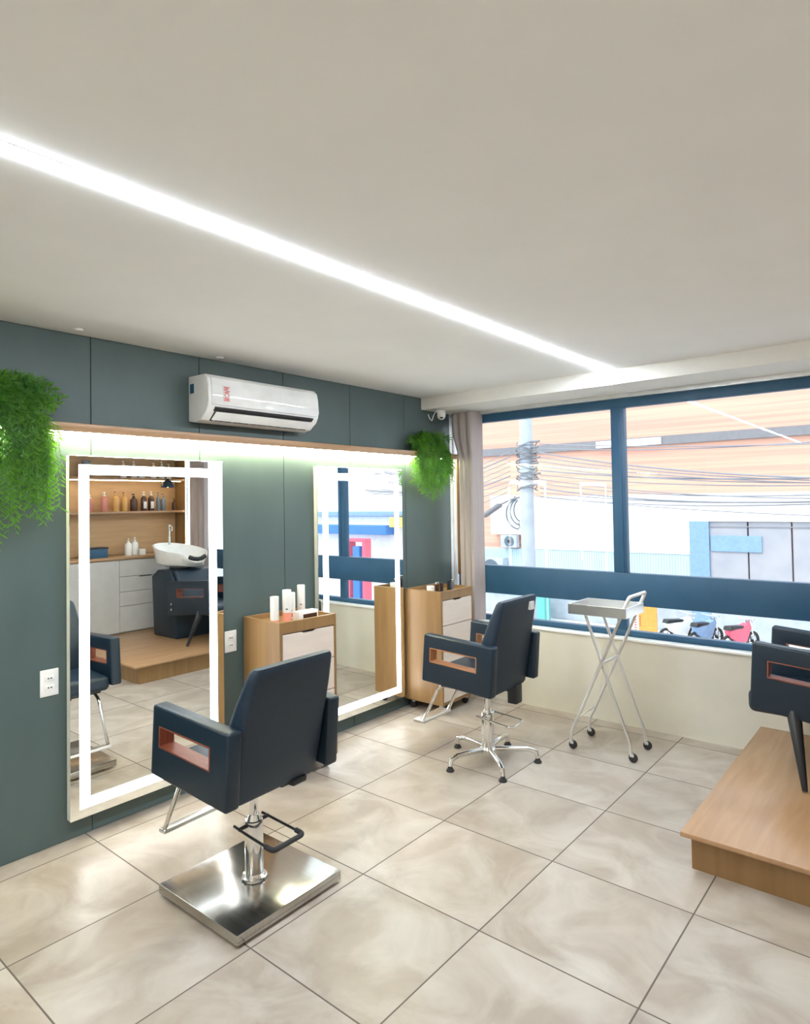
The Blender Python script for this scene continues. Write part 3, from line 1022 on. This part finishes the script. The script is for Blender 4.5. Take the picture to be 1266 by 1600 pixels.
CZ = PZ + 0.877
S1, S2 = 1.575, 1.975
for nm, z, lab in (('niche_shelf', S1, 'lower wooden shelf with coloured bottles above the basin, seen in the mirror'),
                   ('niche_shelf', S2, 'upper wooden shelf with white bottles and a light below, seen in the mirror')):
    t = thing(nm, lab, 'shelf', (4.25, -1.9, z), 0, 'wooden shelves in the wash niche')
    MB().box(0.0, 0.235, 0.0, 2.24, -0.028, 0.0, 0.002).build('board', M['oakh'], t)
    if z == S2:
        MB().box(0.004, 0.018, 0.05, 2.18, -0.036, -0.028).build('led_strip', M['led_niche'], t)
t = thing('niche_side_panel', 'upright wooden side board of the shelf niche with a glowing edge, seen in the mirror', 'panel', (4.25, 0.335, CZ))
MB().box(-0.01, 0.235, 0.0, 0.018, 0.0, 2.398 - CZ, 0.002).build('board', M['oak'], t)
MB().box(-0.016, -0.010, 0.003, 0.015, 0.0, 2.30 - CZ).build('led_strip', M['led_niche'], t)
hc = MB().box(4.25, XW - 0.015, -1.9, 0.333, 2.27, 2.398, 0.002).build('niche_header', M['oakh'])
tag(hc, 'wooden header board over the shelf niche, at the top of the mirror reflection', 'board')

GB = 'coloured bottles on the lower niche shelf'
spec = [(-0.80, 'pink', 0.036, 0.20, 'white', 'pink pump bottle, leftmost on the lower niche shelf'),
        (-0.63, 'pink', 0.038, 0.23, 'white', 'tall pink bottle with white pump on the lower niche shelf'),
        (-0.49, 'amber', 0.040, 0.24, 'amber', 'orange bottle beside the tall pink bottle on the niche shelf'),
        (-0.385, 'amber', 0.036, 0.23, 'amber', 'slimmer orange bottle left of the dark bottle on the niche shelf'),
        (-0.27, 'brown', 0.042, 0.21, 'black', 'dark brown pump bottle on the lower niche shelf'),
        (-0.14, 'brown', 0.036, 0.24, 'white', 'brown bottle with white label and white pump, left of its twin'),
        (-0.045, 'brown', 0.038, 0.24, 'white', 'brown bottle with wide white label, right of its twin'),
        (0.05, 'bottle_grey', 0.022, 0.23, 'bottle_grey', 'thin grey bottle behind the black lamp'),
        (0.12, 'bottle_grey', 0.032, 0.21, 'bottle_grey', 'wide grey bottle just below the black lamp'),
        (0.27, 'brown', 0.026, 0.15, 'brown', 'small brown bottle at the right end of the niche shelf')]
for y, mm, r, h, cp, lab in spec:
    b = tube_bottle((4.345, y - 0.03, S1), r, h, M[mm], lab, GB, cap=M[cp], neck=True)
    if 'label' in lab:
        MB().box(-r * 1.03, -r * 0.9, -r * 0.55, r * 0.55, h * 0.12, h * 0.48, 0.001, 1).build('paper_label', M['label'], b)
GW = 'white bottles on the upper niche shelf'
for k, (y, r, h, lab) in enumerate(((-0.40, 0.034, 0.21, 'white bottle on the upper niche shelf, leftmost'), (-0.27, 0.036, 0.21, 'white bottle on the upper niche shelf, second from the left'),
                                    (-0.17, 0.038, 0.13, 'short white jar between the white bottles on the upper niche shelf'), (-0.01, 0.034, 0.20, 'white bottle on the upper niche shelf, right of the short jar'),
                                    (0.10, 0.034, 0.22, 'tallest white bottle on the upper niche shelf'), (0.20, 0.032, 0.19, 'white bottle at the right end of the upper niche shelf'))):
    tube_bottle((4.36, y - 0.02, S2), r, h, M['bottle_white'], lab, GW, neck=(h > 0.15), cap=M['bottle_white'])
tube_bottle((4.36, -0.86, S2), 0.05, 0.20, M['bottle_grey'], 'dark grey canister at the left of the upper niche shelf', GW)
GC = 'white containers on the wooden countertop'
tube_bottle((4.25, -0.42, CZ), 0.040, 0.20, M['bottle_white'], 'white pump bottle on the wooden countertop, left of the pair', GC, cap=M['bottle_white'], neck=True)
tube_bottle((4.27, -0.33, CZ), 0.042, 0.21, M['bottle_white'], 'white pump bottle on the wooden countertop, right of the pair', GC, cap=M['bottle_white'], neck=True)
tube_bottle((4.20, -0.27, CZ), 0.038, 0.07, M['bottle_white'], 'squat white jar in front of the pump bottles on the countertop', GC)
kt = thing('black_tray_box', 'dark open storage box on the wooden countertop, left side of the mirror view', 'box', (4.24, -0.86, CZ))
MB().box(-0.09, 0.09, -0.06, 0.15, 0, 0.11, 0.006).build('box_body', M['frame'], kt)
MB().box(-0.095, 0.095, -0.065, 0.155, 0.10, 0.118, 0.004).build('lid', M['black'], kt)
# black domed wall lamp on a brass arm
lp = thing('wall_lamp', 'black domed lamp on a curved brass arm in front of the niche shelves', 'lamp', (4.25, 0.04, 1.925))
MB().lathe([(0.0, 0.075), (0.018, 0.075), (0.022, 0.055), (0.055, 0.040), (0.075, 0.005), (0.080, -0.035), (0.077, -0.035), (0.070, 0.003), (0.050, 0.034), (0.0, 0.05)], 28, c=(-0.10, 0, -0.03)).build('lamp_shade', M['navy'], lp)
MB().lathe([(0, -0.03), (0.02, -0.026), (0.028, -0.01), (0.02, 0.012), (0.012, 0.03), (0, 0.03)], 20, c=(-0.10, 0, -0.035)).build('bulb', new_mat('lit_bulb', (1, 1, 1), 0.4, emit=(1.0, 0.92, 0.75), strength=9.0), lp)
MB().tube([(-0.10, 0, 0.04), (-0.10, 0, 0.16), (-0.06, 0, 0.20), (0.05, 0, 0.20), (0.228, 0, 0.20)], 0.006, 10, rad=0.05).build('lamp_arm', M['brass'], lp)
MB().cyl((0.222, 0, 0.20), (0.236, 0, 0.20), 0.035, seg=20, bev=0.003).build('wall_plate', M['brass'], lp)

# ------------------------------------------------------------------ folding trolley
tr = thing('folding_trolley', 'silver folding trolley with a tray and crossed legs, in front of the window', 'trolley', (1.62, -0.14, 0))
m = MB()
m.box(-0.185, 0.19, -0.155, 0.150, 0.880, 0.886)
for (a, b_, c, d) in ((-0.19, 0.195, -0.16, -0.154), (-0.19, 0.195, 0.149, 0.155), (-0.19, -0.184, -0.154, 0.149), (0.189, 0.195, -0.154, 0.149)):
    m.box(a, b_, c, d, 0.880, 0.945, 0.002, 1)
m.build('tray', M['alu'], tr)
for s in (-1, 1):
    y = s * 0.128
    yo = s * 0.142
    a = MB().tube([(-0.195, yo, 0.055), (-0.190, yo, 0.12), (-0.15, yo, 0.20), (0.02, yo, 0.58), (0.200, yo, 0.985)], 0.0095, 12, rad=0.04).build('leg', M['alu'], tr)
    b_ = MB().tube([(0.195, y, 0.055), (0.190, y, 0.12), (0.155, y, 0.20), (0.02, y, 0.58), (-0.085, y, 0.879)], 0.0095, 12, rad=0.04).build('leg', M['alu'], tr)
    for lg, x, yy in ((a, -0.195, yo), (b_, 0.195, y)):
        fk = MB().cyl((x, yy, 0.045), (x, yy, 0.07), 0.011, seg=12).box(x - 0.006, x + 0.020, yy - 0.012, yy + 0.012, 0.032, 0.052, 0.003).build('caster_fork', M['alu'], lg)
        w = MB().cyl((x + 0.012, yy - 0.010, 0.027), (x + 0.012, yy + 0.010, 0.027), 0.027, seg=24, bev=0.004).build('caster_wheel', M['rubber'], tr)
MB().cyl((0.02, -0.146, 0.58), (0.02, 0.146, 0.58), 0.006, seg=12).cyl((-0.15, -0.13, 0.205), (-0.15, 0.13, 0.205), 0.0045, seg=10).build('cross_rod', M['alu'], tr)
MB().tube([(0.175, -0.142, 0.932), (0.212, -0.142, 1.015), (0.212, 0.142, 1.015), (0.175, 0.142, 0.932)], 0.0115, 12, rad=0.02).build('handle', M['white'], tr)

# ------------------------------------------------------------------ street outside
GZ = -3.35
M['asphalt'] = mat('asphalt', (0.30, 0.30, 0.31), (0.40, 0.40, 0.41), (2, 2, 2), 0.9)
M['paving'] = mat('paving', (0.66, 0.66, 0.66), (0.76, 0.76, 0.76), (2, 2, 2), 0.9)
M['orange'] = None
m = new_mat('orange_cladding', (0.80, 0.38, 0.22), 0.7)
nt = m.node_tree
tc = nt.nodes.new('ShaderNodeTexCoord')
mp = nt.nodes.new('ShaderNodeMapping')
mp.inputs['Scale'].default_value = (0.12, 1, 9)
nz = nt.nodes.new('ShaderNodeTexNoise')
nz.inputs['Scale'].default_value = 1.0
nz.inputs['Detail'].default_value = 5
cr = nt.nodes.new('ShaderNodeValToRGB')
cr.color_ramp.elements[0].position = 0.35
cr.color_ramp.elements[1].position = 0.65
cr.color_ramp.elements[0].color = (0.64, 0.33, 0.26, 1)
cr.color_ramp.elements[1].color = (0.74, 0.43, 0.32, 1)
nt.links.new(tc.outputs['Object'], mp.inputs[0])
nt.links.new(mp.outputs[0], nz.inputs['Vector'])
nt.links.new(nz.outputs[0], cr.inputs[0])
nt.links.new(cr.outputs[0], nt.nodes['Principled BSDF'].inputs['Base Color'])
M['orange'] = m
M['sign_white'] = mat('sign_white', (0.88, 0.89, 0.90), rough=0.6)
M['steel_grey'] = mat('grey_metal_strip', (0.21, 0.21, 0.23), rough=0.6)
M['light_blue'] = mat('light_blue_grille', (0.46, 0.62, 0.70), (0.52, 0.68, 0.76), (3, 3, 0.2), 0.7)
M['shop_grey'] = mat('shop_panel', (0.34, 0.36, 0.42), (0.42, 0.42, 0.46), (1.5, 1.5, 1.5), 0.6)
M['shop_blue'] = mat('shop_blue', (0.22, 0.36, 0.58), rough=0.6)
M['concrete'] = mat('pole_concrete', (0.38, 0.43, 0.50), (0.48, 0.53, 0.60), (3, 3, 3), 0.85)
M['cable'] = mat('cable_grey', (0.26, 0.27, 0.31), rough=0.7)
M['teal'] = mat('teal_panel', (0.12, 0.45, 0.42), rough=0.6)
M['orange_banner'] = mat('orange_banner', (0.80, 0.33, 0.07), rough=0.6)
M['blue_sign'] = mat('blue_sign', (0.05, 0.20, 0.60), rough=0.5)
M['yellow'] = mat('yellow_sign', (0.75, 0.60, 0.18), rough=0.6)
M['magenta'] = mat('pink_red', (0.75, 0.12, 0.20), rough=0.5)
M['charcoal'] = mat('charcoal_ink', (0.10, 0.14, 0.18), rough=0.7)

structure(MB().box(-40, 45, 2.0, 34, GZ - 0.2, GZ).build('ground_street', M['asphalt']))
structure(MB().box(-40, 45, 16.6, 20.0, GZ, GZ + 0.14).build('ground_sidewalk', M['paving']))
# lower floor of our own building
structure(MB().box(-6, 12, 0.5, 0.62, GZ, 0.58).build('wall_facade', M['lowwall']))

bd = thing('shop_building', 'big orange-clad building across the street, behind the utility pole', 'building', (0, 20, GZ))
zz0 = -GZ
MB().box(-22, 4.5, 0.3, 8, 0, zz0 + 7.0).build('wall', M['orange'], bd)
MB().box(-22, 4.5, 0.18, 0.32, zz0 + 3.62, zz0 + 3.95, 0.01, 1).build('grey_band', M['steel_grey'], bd)
MB().box(-7.05, -4.55, 0.10, 0.20, zz0 + 3.64, zz0 + 3.90, 0.01, 1).build('white_light_box', M['sign_white'], bd)
MB().box(-9.95, 4.5, 0.0, 0.30, zz0 + 0.79, zz0 + 1.78, 0.02, 1).build('fascia', M['sign_white'], bd)
MB().box(-9.95, -3.6, 0.0, 0.30, zz0 - 0.41, zz0 + 0.80, 0.02, 1).build('fascia', M['sign_white'], bd)
g = MB()
g.box(-22, -3.1, 0.05, 0.30, 0.9, zz0 - 0.42)
for k in range(100):
    x = -13 + k * 0.099
    g.box(x, x + 0.06, 0.03, 0.06, 0.95, zz0 - 0.46)
g.build('grille', M['light_blue'], bd)
# glazed shop front on the right
MB().box(-3.6, -2.95, 0.02, 0.32, 0.4, zz0 + 0.79).build('blue_pillar', M['shop_blue'], bd)
for k, (a, b_) in enumerate(((-2.95, -1.75), (-1.70, -0.45), (-0.40, 0.95), (1.0, 2.4))):
    MB().box(a, b_, 0.10, 0.30, 0.5, zz0 + 0.78, 0.01, 1).build('shopfront_panel', M['shop_grey'], bd)
mm_ = MB()
mm_.box(-2.9, -1.3, 0.04, 0.12, zz0 - 0.25, zz0 + 0.30, 0.01, 1)
mm_.build('blue_poster', M['shop_blue'], bd)
MB().box(-3.0, 4.4, 0.06, 0.12, zz0 + 0.60, zz0 + 0.63).build('shopfront_rail', M['cable'], bd)
MB().box(-22, 4.5, 0.04, 0.30, 0, 0.93).build('plinth', M['concrete'], bd)

# white sign with a line drawing of bananas
sg = thing('banana_sign', 'white sign with a line drawing of bananas, left of the utility pole', 'sign', (-11.1, 19.9, 1.03))
MB().box(-0.75, 0.75, 0, 0.41, -0.84, 0.84, 0.01, 1).build('board', M['sign_white'], sg)
d = MB()
def arc(cx, cz, r, a0, a1, sx=1.0):
    return [(cx + r * sx * math.cos(math.radians(a0 + (a1 - a0) * k / 14)), -0.02, cz + r * math.sin(math.radians(a0 + (a1 - a0) * k / 14))) for k in range(15)]
d.tube(arc(0.72, 0.05, 0.66, 112, 262, 1.0), 0.028, 6)
d.tube(arc(0.80, 0.14, 0.58, 118, 258, 0.95), 0.028, 6)
d.tube(arc(0.86, 0.20, 0.50, 122, 250, 0.85), 0.028, 6)
d.tube([(0.44, -0.02, 0.66), (0.50, -0.02, 0.78), (0.58, -0.02, 0.66)], 0.03, 6)
d.tube([(0.60, -0.02, -0.60), (0.72, -0.02, -0.52), (0.66, -0.02, -0.32)], 0.018, 6)
d.build('banana_drawing', M['charcoal'], sg)


def condenser(loc, s, label):
    t = thing('condenser_unit', label, 'air conditioner', loc, 0, 'outdoor condenser units')
    MB().box(-0.45 * s, 0.45 * s, 0, 0.32 * s, 0, 0.62 * s, 0.01, 1).build('casing', M['concrete'], t)
    c = MB()
    c.lathe([(0.12 * s, 0), (0.27 * s, 0), (0.27 * s, 0.03), (0.12 * s, 0.03)], 24, c=(0.05 * s, -0.02, 0.31 * s), axis='y')
    c.lathe([(0, 0), (0.08 * s, 0), (0.08 * s, 0.03), (0, 0.03)], 16, c=(0.05 * s, -0.02, 0.31 * s), axis='y')
    c.build('fan_grille', M['charcoal'], t)


condenser((-10.9, 19.765, -0.36), 0.85, 'smaller condenser unit below the banana sign')
condenser((-11.75, 19.56, -1.75), 1.5, 'larger condenser unit at the lower left corner of the window')

# utility pole
pl = thing('utility_pole', 'grey concrete utility pole wrapped in cables, outside the left window pane', 'pole', (-5.10, 11.0, GZ))
MB().cyl((0, 0, 0), (0, 0, 8.6), 0.20, 0.16, seg=20).build('post', M['concrete'], pl)
for z, r in ((5.35, 0.23), (5.55, 0.22), (5.72, 0.23), (6.0, 0.22), (6.35, 0.22), (6.45, 0.21)):
    MB().cyl((0, 0, z), (0, 0, z + 0.07), r, seg=20).build('clamp_band', M['concrete'], pl)
wr = MB()
rnd = random.Random(11)
for k in range(16):
    z = 5.25 + rnd.random() * 1.35
    pts = [(0.25 * math.cos(a * PI / 6 + k) * (1 + 0.2 * rnd.random()), 0.25 * math.sin(a * PI / 6 + k), z + 0.06 * math.sin(a + k)) for a in range(12)]
    wr.tube(pts, 0.014, 5, closed=True)
for k in range(9):
    z = 5.4 + k * 0.14
    wr.cyl((0.2, -0.1, z), (0.36 + 0.05 * (k % 3), -0.12, z), 0.03, seg=8)
wr.build('cable_wrap', M['steel_grey'], pl)
sl = thing('street_lamp', 'grey street lamp arm reaching left from the utility pole', 'street lamp', (-5.10, 11.0, 1.62))
MB().tube([(-0.225, 0, 0.1), (-0.45, -0.05, 0.05), (-0.8, -0.1, -0.10)], 0.025, 8, rad=0.1).build('arm', M['steel_grey'], sl)
hm = Matrix.Translation((-1.02, -0.12, -0.24)) @ Matrix.Rotation(math.radians(-30), 4, 'Y')
MB().box(-0.34, 0.30, -0.12, 0.12, -0.06, 0.06, 0.05, 3, mtx=hm).build('lamp_head', M['steel_grey'], sl)

# cables from the pole
GK = 'overhead cables strung from the utility pole'


def cable(p0, p1, sag, r, label, n=18):
    p0, p1 = Vector(p0), Vector(p1)
    pts = []
    for k in range(n + 1):
        u = k / n
        p = p0.lerp(p1, u)
        p.z -= sag * 4 * u * (1 - u)
        pts.append(p)
    o = MB().tube(pts, r, 6).build('overhead_cable', M['cable'])
    return tag(o, label, 'cable', GK)


LR = 'thin overhead cable running right from the utility pole'
LL = 'thin overhead cable running left from the utility pole'
TK = 'thicker overhead cable among the thin ones on the right of the utility pole'
for k in range(13):
    z = 3.10 - k * 0.115
    cable((-4.66, 10.9, z), (9.0, 8.6 + 0.1 * k, 1.95 + 0.04 * k + rnd.uniform(-0.35, 0.35) + (0.9 if k < 2 else 0)), 0.25 + 0.02 * k + rnd.uniform(0, 0.25), 0.012 + 0.006 * (k % 4 == 2), 'uppermost cable leaving the right side of the utility pole' if k == 0 else (TK if k % 4 == 2 else LR))
cable((-4.70, 11.0, 4.6), (9.0, 9.0, 3.2), 0.15, 0.014, 'highest overhead cable, crossing the top of the right window pane')
cable((-4.80, 10.9, 1.75), (9.0, 9.5, 1.30), 0.30, 0.010, 'lowest overhead cable, crossing in front of the white fascia')
for k in range(9):
    z = 2.95 - k * 0.13
    cable((-5.54, 10.9, z), (-12.0, 11.0 + 0.1 * k, z - 0.75 + rnd.uniform(-0.3, 0.3)), 0.35, 0.012 + 0.008 * (k % 4 == 1), 'uppermost cable leaving the left side of the utility pole' if k == 0 else ('lowest cable leaving the left side of the utility pole' if k == 8 else ('thicker overhead cable among the thin ones on the left of the utility pole' if k % 4 == 1 else LL)))

# banners, kiosk, motorcycles on the sidewalk
bn = thing('street_banner', 'orange upright banner with a white and red side strip on the far sidewalk', 'banner', (-4.70, 18.6, GZ + 0.14))
MB().box(-0.28, 0.36, 0, 0.05, 0.0, 1.25, 0.01, 1).build('orange_sheet', M['orange_banner'], bn)
MB().box(-0.50, -0.28, 0, 0.06, 0.0, 1.25, 0.01, 1).build('white_strip', M['sign_white'], bn)
MB().lathe([(0, 0), (0.20, 0), (0.20, 0.03), (0, 0.03)], 20, c=(-0.50, -0.04, 0.88), axis='y').build('red_disc', M['magenta'], bn)
r_ = MB()
for k in range(6):
    r_.box(-0.42, -0.36, -0.012, 0.0, 0.08 + k * 0.09, 0.13 + k * 0.09)
for k in range(5):
    r_.box(-0.25, -0.21, -0.012, 0.0, 0.35 + k * 0.08, 0.39 + k * 0.08)
r_.build('lettering', M['red'], bn)
ks = thing('teal_kiosk', 'teal shop shutter panel at street level, seen right of the corner chair', 'kiosk', (-9.3, 18.9, GZ + 0.14))
MB().box(-0.5, 0.5, 0, 0.5, 0, 1.35, 0.01, 1).build('cabin', M['teal'], ks)
MB().box(-0.55, 0.55, -0.1, 0.55, 1.35, 1.42, 0.01, 1).build('roof', M['sign_white'], ks)


def make_motorcycle(loc, rotz, mbody, label):
    t = thing('motorcycle', label, 'motorcycle', loc, rotz, 'motorcycles parked across the street')
    for x in (-0.62, 0.62):
        w = MB()
        w.tube([(x + 0.27 * math.cos(a * PI / 10), 0, 0.31 + 0.27 * math.sin(a * PI / 10)) for a in range(20)], 0.045, 8, closed=True)
        w.cyl((x, -0.05, 0.31), (x, 0.05, 0.31), 0.05, seg=10)
        for k in range(3):
            a = k * PI / 3
            w.cyl((x - 0.26 * math.cos(a), 0, 0.31 - 0.26 * math.sin(a)), (x + 0.26 * math.cos(a), 0, 0.31 + 0.26 * math.sin(a)), 0.010, seg=6)
        w.build('wheel', M['rubber'], t)
    MB().prism([(-0.55, 0.55), (-0.20, 0.35), (0.20, 0.35), (0.45, 0.80), (0.30, 0.92), (0.02, 0.80), (-0.62, 0.78)], 'y', -0.11, 0.11, 0.03, 2).build('body', mbody, t)
    MB().prism([(-0.66, 0.78), (0.0, 0.78), (0.06, 0.86), (-0.60, 0.90)], 'y', -0.12, 0.12, 0.02, 2).build('saddle', M['black'], t)
    f = MB()
    for s in (-1, 1):
        f.tube([(0.62, s * 0.06, 0.31), (0.40, s * 0.06, 0.98)], 0.022, 8)
    f.tube([(0.30, -0.34, 1.06), (0.40, -0.2, 1.02), (0.40, 0.2, 1.02), (0.30, 0.34, 1.06)], 0.018, 8, rad=0.05)
    f.build('handlebar', M['chrome'], t)
    MB().lathe([(0, 0), (0.09, 0), (0.07, 0.10), (0, 0.12)], 16, c=(0.44, 0, 0.90), axis='x').build('headlamp', M['chrome'], t)
    return t


make_motorcycle((-3.35, 17.9, GZ + 0.14), math.radians(60), M['sign_white'], 'white motorcycle parked right of the orange banner')
make_motorcycle((-2.55, 17.8, GZ + 0.14), math.radians(72), M['shop_blue'], 'blue motorcycle parked in the middle of the row')
make_motorcycle((-1.55, 17.8, GZ + 0.14), math.radians(68), M['magenta'], 'pink-red motorcycle parked nearest the backwash chair')

# houses further along the street, seen only in the second mirror
M['win_grey'] = mat('pale_window', (0.62, 0.64, 0.66), rough=0.4)
hb = thing('white_building', 'white shop building with a blue sign band, seen through the window in the middle mirror', 'building', (14.5, 17.5, GZ))
MB().box(-7, 8, 0.3, 8, 0, 9.0).build('wall', M['sign_white'], hb)
MB().box(-7, 8, 0.05, 0.3, zz0 + 1.02, zz0 + 1.25, 0.02, 1).build('grey_blue_band', M['shop_blue'], hb)
MB().box(1.2, 8, -0.3, 0.3, zz0 + 0.20, zz0 + 0.62, 0.02, 1).build('blue_sign_band', M['blue_sign'], hb)
MB().box(-7, 1.0, -0.3, 0.3, zz0 + 0.55, zz0 + 0.98, 0.02, 1).build('yellow_sign_band', M['yellow'], hb)
for x in (-5.5, -3.2, 0.2, 3.0, 5.4):
    f = MB().box(x - 0.6, x + 0.6, 0.2, 0.32, zz0 + 2.9, zz0 + 4.1, 0.02, 1).build('window', M['win_grey'], hb)
rk = thing('red_kiosk', 'red and blue shop stand under the blue sign band, seen in the middle mirror', 'kiosk', (16.4, 16.0, GZ))
f = MB()
f.box(-0.55, 0.55, 0, 0.4, zz0 - 0.05, zz0 + 0.10, 0.02, 1).box(-0.55, -0.38, 0, 0.4, 0, zz0 - 0.02).box(0.38, 0.55, 0, 0.4, 0, zz0 - 0.02)
f.build('red_frame', M['magenta'], rk)
MB().box(-0.2, 0.2, 0.0, 0.36, 0, zz0 - 0.25, 0.02, 1).build('blue_panel', M['blue_sign'], rk)
